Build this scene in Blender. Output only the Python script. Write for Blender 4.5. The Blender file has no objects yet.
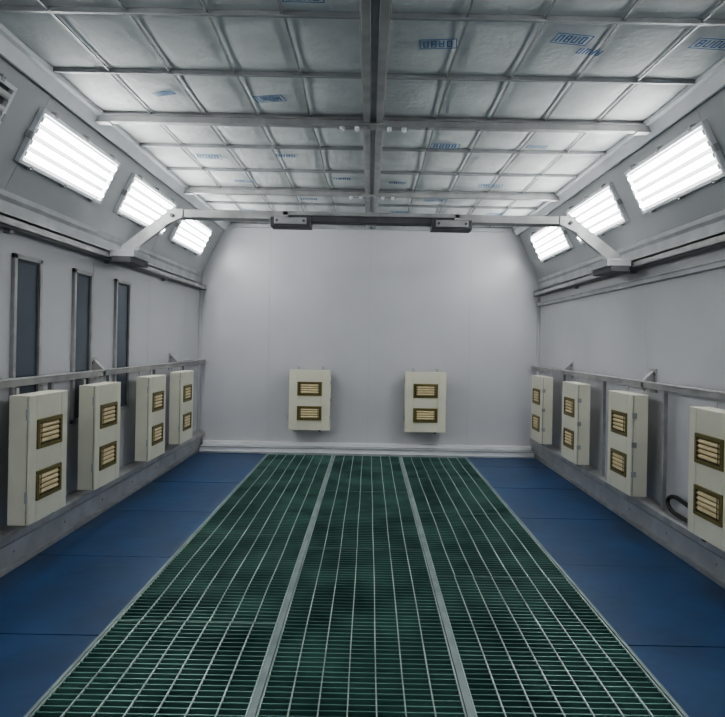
import bpy, math, random
from mathutils import Matrix, Vector
random.seed(7)
scene = bpy.context.scene
scene.view_settings.view_transform = 'AgX'
try: scene.view_settings.look = 'AgX - Medium High Contrast'
except Exception as ex: print(ex)

# ------------------------------------------------------------ materials
def mat(name, col, rough=0.5, metal=0.0, var=0.0, scale=4.0, bump=0.0, bscale=60.0, emit=None, estr=0.0, col2=None, stretch=(1,1,1), spec=0.5, ramp=(0.35,0.65)):
    m = bpy.data.materials.new(name); m.use_nodes = True
    nt = m.node_tree; b = nt.nodes['Principled BSDF']
    b.inputs['Roughness'].default_value = rough
    b.inputs['Metallic'].default_value = metal
    b.inputs['Specular IOR Level'].default_value = spec
    b.inputs['Base Color'].default_value = (*col, 1)
    tc = nt.nodes.new('ShaderNodeTexCoord')
    mp = nt.nodes.new('ShaderNodeMapping'); mp.inputs['Scale'].default_value = stretch
    nt.links.new(tc.outputs['Object'], mp.inputs['Vector'])
    if var > 0 or col2:
        n = nt.nodes.new('ShaderNodeTexNoise'); n.inputs['Scale'].default_value = scale
        n.inputs['Detail'].default_value = 5
        nt.links.new(mp.outputs[0], n.inputs['Vector'])
        r = nt.nodes.new('ShaderNodeValToRGB')
        r.color_ramp.elements[0].position = ramp[0]; r.color_ramp.elements[1].position = ramp[1]
        c2 = col2 if col2 else tuple(c*(1-var) for c in col)
        r.color_ramp.elements[0].color = (*c2, 1); r.color_ramp.elements[1].color = (*col, 1)
        nt.links.new(n.outputs['Fac'], r.inputs['Fac'])
        nt.links.new(r.outputs['Color'], b.inputs['Base Color'])
    if bump > 0:
        n2 = nt.nodes.new('ShaderNodeTexNoise'); n2.inputs['Scale'].default_value = bscale
        nt.links.new(mp.outputs[0], n2.inputs['Vector'])
        bp = nt.nodes.new('ShaderNodeBump'); bp.inputs['Strength'].default_value = bump
        bp.inputs['Distance'].default_value = 0.01
        nt.links.new(n2.outputs['Fac'], bp.inputs['Height'])
        nt.links.new(bp.outputs['Normal'], b.inputs['Normal'])
    if emit:
        b.inputs['Emission Color'].default_value = (*emit, 1)
        b.inputs['Emission Strength'].default_value = estr
    return m

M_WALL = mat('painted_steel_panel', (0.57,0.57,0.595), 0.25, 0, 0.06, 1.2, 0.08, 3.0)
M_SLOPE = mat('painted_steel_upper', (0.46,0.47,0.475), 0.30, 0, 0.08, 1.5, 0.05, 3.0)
M_JOINT = mat('panel_joint', (0.30,0.30,0.31), 0.6)
M_TRIM = mat('aluminium_trim', (0.46,0.47,0.48), 0.42, 0.35, 0.2, 6, 0.05, 40)
M_TRIMW = mat('white_trim', (0.78,0.79,0.81), 0.35, 0.0, 0.08, 5)
M_BEAM = mat('galvanised_steel', (0.44,0.44,0.44), 0.40, 0.4, 0.25, 8, 0.05, 50)
M_DARK = mat('dark_steel', (0.12,0.12,0.13), 0.5, 0.4, 0.3, 8)
M_FILT = mat('ceiling_filter_fabric', (0.80,0.82,0.81), 0.7, 0, 0.14, 5, 0.30, 30)
M_WIRE = mat('ceiling_grid_wire', (0.38,0.39,0.40), 0.45, 0.3, 0.2, 8)
M_INK = mat('blue_stamp_ink', (0.06,0.19,0.42), 0.8)
M_BLUE = mat('blue_floor_sheet', (0.009,0.055,0.155), 0.36, 0, 0.3, 3.0, 0.12, 10)
M_PIT = mat('green_pit_filter', (0.012,0.080,0.060), 0.9, 0, 0, 2.6, 0.4, 60, col2=(0.004,0.026,0.021), ramp=(.36,.64))
M_GBAR = mat('grating_bar', (0.13,0.27,0.235), 0.40, 0.35, 0, 2.6, col2=(0.050,0.125,0.108), ramp=(.34,.66))
M_GCROSS = mat('grating_cross_rod', (0.46,0.55,0.52), 0.42, 0.35, 0, 2.2, col2=(0.24,0.31,0.295))
M_GEDGE = mat('grating_edge_bar', (0.27,0.34,0.33), 0.5, 0.3, 0.3, 6)
M_GEND = mat('grating_end_bar', (0.14,0.25,0.22), 0.5, 0.3, 0.3, 6)
M_CREAM = mat('cream_powder_coat', (0.74,0.72,0.60), 0.42, 0, 0.07, 5)
M_OLIVE = mat('heater_bezel', (0.20,0.165,0.06), 0.4, 0.2, 0.15, 20)
M_BLACK = mat('heater_recess', (0.03,0.028,0.02), 0.6)
M_CERAM = mat('ceramic_tube', (0.82,0.68,0.42), 0.4, 0, 0.1, 20)
M_GLASS = mat('dark_window_glass', (0.085,0.105,0.135), 0.12, 0, 0.15, 2)
M_TUBE = mat('fluorescent_tube_lit', (1,1,1), 0.4, emit=(0.98,1.0,0.99), estr=20)
M_TUBEOFF = mat('fluorescent_tube_off', (0.55,0.55,0.55), 0.3)
M_REFL = mat('lamp_reflector', (0.18,0.18,0.19), 0.5, 0.0)
M_RUB = mat('black_rubber', (0.02,0.02,0.02), 0.6)

# ------------------------------------------------------------ mesh builder
class MB:
    def __init__(s, M=None):
        s.v=[]; s.f=[]; s.m=[]; s.sm=[]; s.M=M or Matrix.Identity(4)
    def add(s, vs, fs, m, smooth=False):
        o=len(s.v)
        s.v += [tuple(s.M @ Vector(p)) for p in vs]
        for f in fs:
            s.f.append(tuple(i+o for i in f)); s.m.append(m); s.sm.append(smooth)
    def box(s,x0,x1,y0,y1,z0,z1,m=0):
        x0,x1=sorted((x0,x1)); y0,y1=sorted((y0,y1)); z0,z1=sorted((z0,z1))
        vs=[(x0,y0,z0),(x1,y0,z0),(x1,y1,z0),(x0,y1,z0),(x0,y0,z1),(x1,y0,z1),(x1,y1,z1),(x0,y1,z1)]
        s.add(vs,[(0,3,2,1),(4,5,6,7),(0,1,5,4),(1,2,6,5),(2,3,7,6),(3,0,4,7)],m)
    def prism(s,prof,y0,y1,m=0):
        n=len(prof)
        a=sum(prof[i][0]*prof[(i+1)%n][1]-prof[(i+1)%n][0]*prof[i][1] for i in range(n))
        if a<0: prof=prof[::-1]
        vs=[(x,y0,z) for x,z in prof]+[(x,y1,z) for x,z in prof]
        fs=[tuple(range(n)),tuple(range(2*n-1,n-1,-1))]
        for i in range(n):
            j=(i+1)%n; fs.append((i,i+n,j+n,j))
        s.add(vs,fs,m)
    def cyl(s,p0,p1,r,m=0,n=12):
        p0=Vector(p0);p1=Vector(p1);d=(p1-p0).normalized()
        a=Vector((0,0,1)) if abs(d.z)<.9 else Vector((1,0,0))
        u=d.cross(a).normalized(); w=d.cross(u)
        vs=[]
        for p in (p0,p1):
            for i in range(n):
                t=2*math.pi*i/n; vs.append(tuple(p+u*math.cos(t)*r+w*math.sin(t)*r))
        o=[(i,(i+1)%n,(i+1)%n+n,i+n) for i in range(n)]
        s.add(vs,o,m,True)
        s.add(vs,[tuple(range(n-1,-1,-1)),tuple(range(n,2*n))],m)
    def beam(s,p0,p1,w,h,m=0,up=(0,1,0)):
        p0=Vector(p0);p1=Vector(p1);d=(p1-p0).normalized();u=Vector(up).normalized();q=d.cross(u).normalized()
        vs=[]
        for p in (p0,p1):
            for a,b in ((-1,-1),(1,-1),(1,1),(-1,1)):
                vs.append(tuple(p+u*a*w/2+q*b*h/2))
        s.add(vs,[(0,1,2,3),(7,6,5,4),(0,4,5,1),(1,5,6,2),(2,6,7,3),(3,7,4,0)],m)
    def obj(s,name,mats,parent=None,bevel=0,loc=None,rotz=0):
        me=bpy.data.meshes.new(name); me.from_pydata(s.v,[],s.f)
        for mm in mats: me.materials.append(mm)
        for p,i,sm in zip(me.polygons,s.m,s.sm): p.material_index=i; p.use_smooth=sm
        me.update()
        import bmesh
        bm=bmesh.new(); bm.from_mesh(me); bmesh.ops.recalc_face_normals(bm,faces=bm.faces); bm.to_mesh(me); bm.free()
        ob=bpy.data.objects.new(name,me); scene.collection.objects.link(ob)
        if parent: ob.parent=parent
        if loc: ob.location=loc
        ob.rotation_euler[2]=rotz
        if bevel:
            b=ob.modifiers.new('bevel','BEVEL'); b.width=bevel; b.segments=2; b.limit_method='ANGLE'
        return ob
def empty(name, loc=(0,0,0), rotz=0):
    e=bpy.data.objects.new(name,None); scene.collection.objects.link(e)
    e.location=loc; e.rotation_euler[2]=rotz; e.empty_display_size=.1
    return e

# ------------------------------------------------------------ room dimensions
W=2.0; YF=-1.2; YB=7.65; ZS=2.02; XC=1.70; ZC=2.66
T=0.08
for side,sg in (('left',-1),('right',1)):
    w=MB()
    w.prism([(sg*(W+.01),-.1),(sg*(W+T),-.1),(sg*(W+T),ZC+.1),(sg*XC,ZC+.1),(sg*(XC+.005),ZC+.01),(sg*(W+.01),ZS+.005)],YF,YB+T,2)
    y=YF
    while y<YB-.01:
        y1=min(y+1.18,YB)
        w.box(sg*W,sg*(W+.02),y+.0008,y1-.0008,0,ZS-.002,0)
        y=y1
    y=YF
    while y<YB-.01:
        y1=min(y+2.35,YB)
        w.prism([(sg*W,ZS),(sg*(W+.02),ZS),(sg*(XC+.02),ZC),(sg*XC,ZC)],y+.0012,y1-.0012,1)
        y=y1
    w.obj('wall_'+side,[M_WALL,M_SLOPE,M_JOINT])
w=MB()
w.box(-W-T,W+T,YB+.012,YB+T,-.1,ZC+.1,1)
xs=[-2.0,-1.18,0.0,1.18,2.0]
for a,b in zip(xs[:-1],xs[1:]): w.box(a+.0005,b-.0005,YB,YB+.02,0,ZC,0)
w.obj('wall_back',[M_WALL,M_JOINT])
w=MB(); w.box(-W-T,W+T,YF-T,YF,-.1,ZC+.1,0); w.obj('wall_front',[M_WALL])

# floor
GX=1.13; GD=0.377; YG0=0.2; YG1=7.36
f=MB()
f.box(-W,W,YF,YB,-.30,-.07,1)
for sg in (-1,1):
    cuts=[-1.2,-.2,.8,1.8,2.8,3.82,4.84,5.85,6.85,YB]
    for a,b in zip(cuts[:-1],cuts[1:]):
        f.box(sg*(GX+.006),sg*W,a+.003,b-.003,-.10,random.uniform(-.002,.0),0)
    f.box(sg*(GX+.006),sg*(GX-.008),YG0,YG1,-.10,.004,2)
    f.box(sg*GD-.013,sg*GD+.013,YG0,YG1,-.10,.006,2)
f.box(-GX,GX,YF,YG0,-.10,0,0)
f.box(-GX,GX,YG1,YB,-.10,0,2)
f.obj('floor',[M_BLUE,M_PIT,M_GEDGE])

# gratings
edges=[-GX+.009,-GD-.014,-GD+.014,GD-.014,GD+.014,GX-.009]
for k in range(3):
    x0,x1=edges[2*k]+.002,edges[2*k+1]-.002
    g=MB()
    cuts=[YG0+.01,1.0,1.95,4.05,5.6,YG1-.005] if k==1 else ([YG0+.01,1.6,2.95,4.3,5.9,YG1-.005] if k==0 else [YG0+.01,2.0,3.6,4.95,6.2,YG1-.005])
    for a,b in zip(cuts[:-1],cuts[1:]):
        a+=.002;b-=.002
        dz=random.uniform(-.003,.002)
        n=int(round((b-a)/.038))
        for i in range(n+1):
            yy=a+.003+(b-a-.006)*i/n
            th=.0032
            jx=random.uniform(-.0012,.0012)
            g.box(x0,x1,yy-th+jx,yy+th+jx,-.025,dz,0 if 0<i<n else 2)
        nx=7
        ph=random.uniform(0,6); am=random.uniform(.0008,.0025)
        for i in range(nx+1):
            xx=x0+.003+(x1-x0-.006)*i/nx
            r=.0027
            nn=8
            for j in range(nn):
                ya=a+(b-a)*j/nn; yb=a+(b-a)*(j+1)/nn
                o1=am*math.sin(ph+i*.4+j*.9) if 0<i<nx else 0
                o2=am*math.sin(ph+i*.4+(j+1)*.9) if 0<i<nx else 0
                g.beam((xx+o1,ya,dz-.003),(xx+o2,yb,dz-.003),r*2,.009,1,up=(1,0,0))
    g.obj('floor_grating',[M_GBAR,M_GCROSS,M_GEND])

# ------------------------------------------------------------ ceiling
c=MB()
c.box(-XC-.3,XC+.3,YF,YB+T,ZC+.03,ZC+.1,1)
NC=5; colw=(XC-.055)/NC
rows=[YF,-.35,.27,.87,1.49,2.12,2.74,3.36,3.99,4.62,5.25,5.88,6.51,7.1,YB]
def sag(u,v): return .016*(math.sin(math.pi*u)*math.sin(math.pi*v))**.6
for sg in (-1,1):
    for i in range(NC):
        xa=.055+colw*i; xb=xa+colw
        for a,b in zip(rows[:-1],rows[1:]):
            N=8; vs=[];fs=[]; ph=random.uniform(0,6); k1=random.uniform(4,9)
            for p in range(N+1):
                for q in range(N+1):
                    u=p/N;v=q/N
                    z=ZC+.012-sag(u,v)*(1+.12*math.sin(k1*u+ph)*math.cos(k1*.8*v+ph))
                    vs.append((sg*(xa+(xb-xa)*u),a+(b-a)*v,z))
            for p in range(N):
                for q in range(N):
                    i0=p*(N+1)+q; fs.append((i0,i0+1,i0+N+2,i0+N+1))
            c.add(vs,fs,0,True)
def stamp(cx,cy,wd,rot,seed,kind):
    rr=random.Random(seed); R=Matrix.Translation((cx,cy,ZC-.0085))@Matrix.Rotation(rot,4,'Z')
    old=c.M; c.M=R; h=wd*.55; t=.0042
    def st(x0,x1,y0,y1): c.box(x0,x1,y0,y1,-.0006,.0006,2)
    if kind==0:
        st(-wd/2,wd/2,h/2-t,h/2); st(-wd/2,wd/2,-h/2,-h/2+t)
        st(-wd/2,-wd/2+t,-h/2,h/2); st(wd/2-t,wd/2,-h/2,h/2)
    n=4
    for i in range(n):
        gx=-wd*.40+wd*.84*i/n; gw=wd*.84/n*.7
        st(gx,gx+t*1.5,-h*.32,h*.32)
        st(gx+gw-t*1.5,gx+gw,-h*.32,h*.32)
        for j in range(3):
            if rr.random()<.6:
                yy=-h*.3+h*.3*j; st(gx,gx+gw,yy-t*.7,yy+t*.7)
    c.M=old
S=[(.29,2.97,.17,-.1,0),(.88,2.90,.17,.15,0),(1.00,3.02,.15,.2,1),(1.52,2.92,.18,.1,0),(-.29,2.58,.17,.0,0),
   (-1.17,3.63,.16,-.4,1),(-.59,3.68,.17,-.2,0),(.50,4.50,.2,0,0),(1.13,4.47,.18,.1,1),(-.64,4.80,.18,.1,1),
   (-1.23,4.86,.2,.1,0),(.22,5.55,.18,0,1),(1.02,5.6,.2,0,0),(-.25,5.45,.18,0,1),(-1.1,5.6,.2,0,1),
   (.6,6.2,.2,0,0),(-.6,6.25,.2,0,1),(1.3,6.8,.2,0,0),(-1.3,6.85,.2,0,1),(.3,6.8,.2,0,0),(-.9,2.3,.16,.3,0)]
for i,(x,y,wd,r,k) in enumerate(S): stamp(x,y,wd,r,i,k)
c.obj('ceiling',[M_FILT,M_TRIM,M_INK])

e=empty('ceiling_filter_frame')
g=MB()
for sg in (-1,1):
    for i in range(1,NC):
        x=sg*(.055+colw*i)
        for a,b in zip(rows[:-1],rows[1:]):
            j1=random.uniform(-.012,.012); j2=random.uniform(-.012,.012)
            g.beam((x+j1,a,ZC-.002),(x+j2,b,ZC-.002),.010,.008,0,up=(1,0,0))
    for y in rows[1:-1]:
        g.box(sg*.055,sg*(XC-.01),y-.009,y+.009,ZC-.012,ZC+.010,0)
g.obj('grid_wires',[M_WIRE],e)
g=MB()
for sg in (-1,1):
    g.box(sg*.018,sg*.058,YF,YB-.002,ZC-.045,ZC+.02,0)
    g.box(sg*.052,sg*.066,YF,YB-.002,ZC-.012,ZC+.01,0)
g.box(-.018,.018,YF,YB-.002,ZC-.028,ZC+.02,1)
g.obj('centre_spine',[M_BEAM,M_WIRE],e,.002)
g=MB()
for y in (.27,2.12,3.99,5.88):
    for sg in (-1,1):
        g.box(sg*.06,sg*(XC-.005),y-.026,y+.026,ZC-.058,ZC-.020,0)
        g.box(sg*.06,sg*(XC-.005),y-.036,y+.036,ZC-.020,ZC-.012,0)
        g.box(sg*(XC-.09),sg*(XC+.02),y-.032,y+.032,ZC-.064,ZC-.056,0)
        g.box(sg*.03,sg*.22,y-.030,y+.030,ZC-.064,ZC-.056,0)
        for bx in (.10,.19):
            for s2 in (-1,1):
                g.cyl((sg*bx,y+s2*.018,ZC-.080),(sg*bx,y+s2*.018,ZC-.064),.011,2,8)
                g.cyl((sg*bx,y+s2*.018,ZC-.068),(sg*bx,y+s2*.018,ZC-.063),.017,2,10)
    g.box(-.09,.09,y-.05,y+.05,ZC-.056,ZC-.044,0)
g.obj('cross_beams',[M_BEAM,M_TRIM,M_TRIMW],e,.002)

for side,sg in (('left',-1),('right',1)):
    t=MB()
    t.prism([(sg*(XC+.03),ZC-.085),(sg*(XC+.008),ZC-.09),(sg*(XC-.022),ZC-.025),(sg*(XC-.045),ZC-.02),(sg*(XC-.045),ZC+.01),(sg*(XC+.005),ZC+.01)],YF,YB-.001,0)
    t.obj('trim_1' if sg<0 else 'trim_2',[M_TRIMW],None,.002)
    t=MB()
    t.prism([(sg*W,ZS-.085),(sg*(W-.022),ZS-.085),(sg*(W-.022),ZS-.01),(sg*(W-.035),ZS+.012),(sg*(W-.035),ZS+.04),(sg*(W-.02),ZS+.045)],YF,YB-.001,0)
    t.obj('trim_3' if sg<0 else 'trim_4',[M_TRIM],None,.002)
    b=MB()
    b.box(sg*1.945,sg*W,YF,YB-.001,0,.15,0)
    b.box(sg*1.925,sg*W,YF,YB-.001,0,.03,1)
    b.prism([(sg*W,.15),(sg*1.93,.15),(sg*1.915,.165),(sg*1.915,.205),(sg*1.93,.215),(sg*W,.225)],YF,YB-.001,1)
    y=-.6
    while y<7.4:
        b.cyl((sg*1.945,y,.09),(sg*1.94,y,.09),.008,1,8); y+=.6
    b.obj('baseboard_'+side,[M_TRIM,M_BEAM],None,.002)
b=MB()
b.box(-1.912,1.912,7.42,YB-.001,0,.065,0)
b.box(-1.912,1.912,7.39,YB-.001,.0,.018,1); b.box(-1.912,1.912,7.56,YB-.001,.06,.105,0)
b.box(-1.912,1.912,7.41,YB-.001,.062,.070,1)
b.obj('baseboard_back',[M_TRIMW,M_TRIM],None,.002)
t=MB(); t.box(1.965,2.0,YF,YB-.001,1.745,1.785,0); t.box(1.955,2.0,YF,YB-.001,1.775,1.787,0)
t.obj('trim_5',[M_TRIM],None,.002)
t=MB()
for sg in (-1,1):
    t.box(sg*1.972,sg*1.999,YB-.03,YB-.001,.225,ZS-.09,0)
t.obj('trim_6',[M_WALL],None,.002)
t=MB(); t.box(-XC+.06,XC-.06,YB-.04,YB-.001,ZC-.05,ZC-.012,0); t.obj('trim_7',[M_TRIM],None,.002)

# ------------------------------------------------------------ light fixtures on slope
L=math.hypot(W-XC,ZC-ZS); cs=(W-XC)/L; sn=(ZC-ZS)/L
def fixture(sg,yc,lit):
    vd=Vector((-sg*cs,0,sn)); nn=Vector((-sg*sn,0,-cs)); u=vd.cross(nn)
    o=Vector((sg*W,yc,ZS))+vd*.378+nn*.001
    M=Matrix(((u.x,vd.x,nn.x,o.x),(u.y,vd.y,nn.y,o.y),(u.z,vd.z,nn.z,o.z),(0,0,0,1)))
    e=empty('booth_light_fixture'); e.matrix_world=M
    hw,hh=.505,.137
    h=MB()
    h.box(-hw,hw,-hh,hh,0,.005,0)
    h.obj('reflector',[M_REFL],e)
    fr=MB(); b=.022
    fr.box(-hw-b,hw+b,hh,hh+b,0,.030,0); fr.box(-hw-b,hw+b,-hh-b,-hh,0,.030,0)
    fr.box(-hw-b,-hw,-hh,hh,0,.030,0); fr.box(hw,hw+b,-hh,hh,0,.030,0)
    for x in (-.40,0,.40):
        for s2 in (-1,1):
            fr.box(x-.014,x+.014,s2*(hh+b*.5),s2*(hh+b+.016),.0,.034,1)
            fr.cyl((x,s2*(hh+b+.006),.034),(x,s2*(hh+b+.006),.039),.005,1,8)
    for s2 in (-1,1):
        fr.box(s2*(hw+b*.5),s2*(hw+b+.014),-.02,.02,0,.034,1)
    fr.obj('frame',[M_TRIMW,M_TRIM],e,.002)
    tb=MB(); cp=MB()
    for i in range(4):
        v=-.1005+.067*i
        tb.cyl((-hw+.012,v,.022),(hw-.012,v,.022),.0175,0,10)
        for s2 in (-1,1): cp.box(s2*(hw-.012),s2*(hw-.002),v-.016,v+.016,.005,.034,0)
    tb.obj('tubes',[M_TUBE if lit else M_TUBEOFF],e)
    cp.obj('lamp_holders',[M_TRIMW],e)
for sg in (-1,1):
    for yc,lit in ((.0,True),(1.34,True),(2.66,False),(3.98,True),(5.32,True),(6.64,True)):
        fixture(sg,yc,lit)

# ------------------------------------------------------------ windows in left wall
for i,(ya,yb) in enumerate(((3.62,3.93),(4.36,4.65),(5.08,5.39))):
    e=empty('window_%d'%(i+1))
    X=-W; z0,z1=.70,1.745; b=.028
    fr=MB()
    fr.box(X,X+.022,ya,ya+b,z0,z1,0); fr.box(X,X+.022,yb-b,yb,z0,z1,0)
    fr.box(X,X+.022,ya,yb,z1-b,z1,0); fr.box(X,X+.022,ya,yb,z0,z0+b,0)
    fr.box(X,X+.012,ya+b,ya+b+.012,z0+b,z1-b,1); fr.box(X,X+.012,yb-b-.012,yb-b,z0+b,z1-b,1)
    fr.box(X,X+.012,ya+b,yb-b,z1-b-.012,z1-b,1)
    fr.obj('frame',[M_BEAM,M_DARK],e,.002)
    gl=MB(); gl.box(X+.001,X+.006,ya+b,yb-b,z0+b,z1-b,0); gl.obj('glass_pane',[M_GLASS],e)

# ------------------------------------------------------------ support rails and heaters
HX=1.79
def rail(sg,brk,drops):
    e=empty('heater_support_rail')
    r=MB()
    r.box(sg*1.915,sg*1.96,YF+.3,YB-.03,1.005,1.050,0)
    r.box(sg*1.905,sg*1.915,YF+.3,YB-.03,1.040,1.050,0)
    r.obj('rail_bar',[M_BEAM],e,.003)
    b=MB()
    for y in brk:
        b.prism([(sg*2.0,1.0),(sg*1.915,1.0),(sg*1.915,1.052),(sg*1.985,1.12),(sg*2.0,1.12)],y-.02,y+.02,0)
        b.box(sg*2.0,sg*1.992,y-.05,y+.05,.97,1.14,0)
        b.cyl((sg*1.992,y-.035,1.10),(sg*1.985,y-.035,1.10),.008,1,8)
    b.obj('brackets',[M_BEAM,M_DARK],e,.002)
    d=MB()
    for y in drops: d.box(sg*1.93,sg*1.955,y-.016,y+.016,.225,1.005,0)
    d.obj('uprights',[M_BEAM],e,.002)
rail(-1,(-.2,1.4,3.0,4.72,6.55),(3.20,3.98,4.86,5.90,6.82))
rail(1,(-.2,1.4,3.0,4.55,6.4),(2.9,4.25,5.35,6.45))

def heater(loc,rz,side,w=.215,D=.112):
    e=empty('infrared_heater_panel',loc,rz)
    H=.69
    b=MB()
    b.box(-w,w,-D+.016,0,0,H,0)
    b.box(-w+.006,w-.006,-D+.010,-D+.02,.006,H-.006,1)
    ww=.140; wz=[(.115,.275),(.395,.555)]
    y0,y1=-D,-D+.012
    b.box(-w,-ww,y0,y1,0,H,0); b.box(ww,w,y0,y1,0,H,0)
    b.box(-ww,ww,y0,y1,0,wz[0][0],0); b.box(-ww,ww,y0,y1,wz[0][1],wz[1][0],0); b.box(-ww,ww,y0,y1,wz[1][1],H,0)
    b.obj('cabinet',[M_CREAM,M_BLACK],e,.003)
    f=MB()
    for a,c2 in wz:
        k=.022
        f.box(-ww,ww,y0-.008,y1,a,a+k,0); f.box(-ww,ww,y0-.008,y1,c2-k,c2,0)
        f.box(-ww,-ww+k,y0-.008,y1,a+k,c2-k,0); f.box(ww-k,ww,y0-.008,y1,a+k,c2-k,0)
        f.box(-ww+k,ww-k,y1-.001,y1+.003,a+k,c2-k,1)
        n=4
        for i in range(n):
            zz=a+k+.004+(c2-a-2*k-.008)*(i+.5)/n
            f.cyl((-ww+k+.010,y0+.003,zz),(ww-k-.010,y0+.003,zz),.0118,2,8)
        for xx in (-.10,.10): f.box(xx-.003,xx+.003,y0-.009,y0-.006,a+k,c2-k,1)
    f.obj('heating_windows',[M_OLIVE,M_BLACK,M_CERAM],e,.0015)
    h=MB()
    for zz in (.12,.56):
        h.cyl((-w-.006,-D+.012,zz),(-w-.006,-D+.012,zz+.06),.007,0,8)
    for zz in (.15,.35,.55):
        h.box(w,w+.006,-D+.002,-D+.035,zz-.018,zz+.018,1)
    for xx in (-.14,.14):
        h.box(xx-.014,xx+.014,-.006,.0,H-.02,H+.035,0)
        h.box(xx-.014,xx+.014,-.006,.075 if side==0 else .008,H+.030,H+.036,0)
    h.cyl((.12,-.07,-.018),(.12,-.07,.0),.014,2,10)
    h.obj('hinges_and_hooks',[M_TRIM,M_BEAM,M_RUB],e,.001)
bx=HX+.112
for y in (3.66,4.49,5.54,6.44): heater((-bx+.001,y,.275),math.radians(90),1)
for y in (3.40,4.62,5.77,6.90): heater((bx-.001,y,.272),math.radians(-90),1)
for x in (-.67,.66): heater((x,YB-.077,.268),0,0,.235,.13)

cu=bpy.data.curves.new('power_cable','CURVE'); cu.dimensions='3D'; cu.bevel_depth=.013; cu.bevel_resolution=4
pts=[(1.84,3.50,.262),(1.84,3.53,.24),(1.90,3.66,.239),(1.94,3.80,.239),(1.95,4.0,.239),(1.945,4.15,.245),(1.95,4.22,.30),(1.96,4.15,.345),(1.965,4.0,.33),(1.97,3.85,.30)]
sp=cu.splines.new('NURBS'); sp.points.add(len(pts)-1)
for p,q in zip(sp.points,pts): p.co=(*q,1)
sp.use_endpoint_u=True; sp.order_u=3
ob=bpy.data.objects.new('power_cable',cu); scene.collection.objects.link(ob); cu.materials.append(M_RUB)

# ------------------------------------------------------------ travelling gantry arm
GY=4.9
for sg in (-1,1):
    t=MB()
    t.box(sg*1.915,sg*1.978,YF+.2,YB-.05,1.905,1.922,0)
    t.box(sg*1.915,sg*1.978,YF+.2,YB-.05,1.862,1.872,0)
    t.box(sg*1.915,sg*1.923,YF+.2,YB-.05,1.862,1.922,0)
    t.box(sg*1.955,sg*1.999,YF+.2,YB-.05,1.862,1.922,0)
    y=-.5
    while y<7.5: t.box(sg*1.96,sg*2.0,y-.02,y+.02,1.84,1.935,0); y+=1.35
    t.obj('gantry_track_left' if sg<0 else 'gantry_track_right',[M_BEAM,M_DARK],None,.002)  # gantry track on each wall: C-rail for the trolleys, not trim
e=empty('overhead_gantry_arm')
g=MB()
g.box(-1.50,-.62,GY-.06,GY+.06,2.190,2.250,0)
g.box(.62,1.50,GY-.06,GY+.06,2.190,2.250,0)
g.box(-.66,.66,GY-.045,GY+.045,2.175,2.235,1)
g.box(-.66,.66,GY-.06,GY+.06,2.222,2.252,0)
g.obj('cross_tubes',[M_BEAM,M_DARK],e,.003)
g=MB()
for sg in (-1,1):
    xc=sg*.60
    g.box(xc-.15,xc+.15,GY-.075,GY+.075,2.135,2.205,1)
    g.box(xc-.12,xc+.12,GY-.09,GY-.075,2.150,2.20,0)
    for q in (-.1,.1): g.cyl((xc+q,GY-.097,2.175),(xc+q,GY-.09,2.175),.01,1,8)
g.obj('splice_clamps',[M_BEAM,M_DARK],e,.003)
g=MB()
for sg in (-1,1):
    g.beam((sg*1.46,GY,2.235),(sg*1.86,GY,1.925),.10,.05,0)
    g.beam((sg*1.44,GY-.058,2.24),(sg*1.84,GY-.058,1.93),.012,.085,0)
    g.prism([(sg*1.40,2.19),(sg*1.54,2.12),(sg*1.52,2.25),(sg*1.40,2.252)],GY-.07,GY-.058,0)
    g.box(sg*1.72,sg*1.90,GY-.17,GY+.17,1.875,1.925,1)
    g.box(sg*1.74,sg*1.88,GY-.19,GY+.19,1.835,1.878,2)
    for q in (-.13,.13): g.cyl((sg*1.88,GY+q,1.895),(sg*1.912,GY+q,1.895),.02,2,12)
    g.cyl((sg*1.48,GY-.085,2.20),(sg*1.48,GY-.07,2.20),.014,2,10)
g.obj('side_arms_and_trolleys',[M_BEAM,M_TRIM,M_DARK],e,.003)

# ------------------------------------------------------------ camera + world
wd=bpy.data.worlds.new('World'); scene.world=wd; wd.use_nodes=True
wd.node_tree.nodes['Background'].inputs[0].default_value=(.5,.55,.6,1)
wd.node_tree.nodes['Background'].inputs[1].default_value=.05
cam=bpy.data.cameras.new('camera'); co=bpy.data.objects.new('camera',cam); scene.collection.objects.link(co)
cam.sensor_width=36; cam.sensor_fit='HORIZONTAL'; cam.lens=650/725*36
cam.shift_x=-6.5/725; cam.shift_y=-15.5/725; cam.clip_start=.02
co.matrix_world=Matrix.Translation((0,0,1.28))@Matrix.Rotation(math.radians(90),4,'X')@Matrix.Rotation(.019,4,'Z')
scene.camera=co
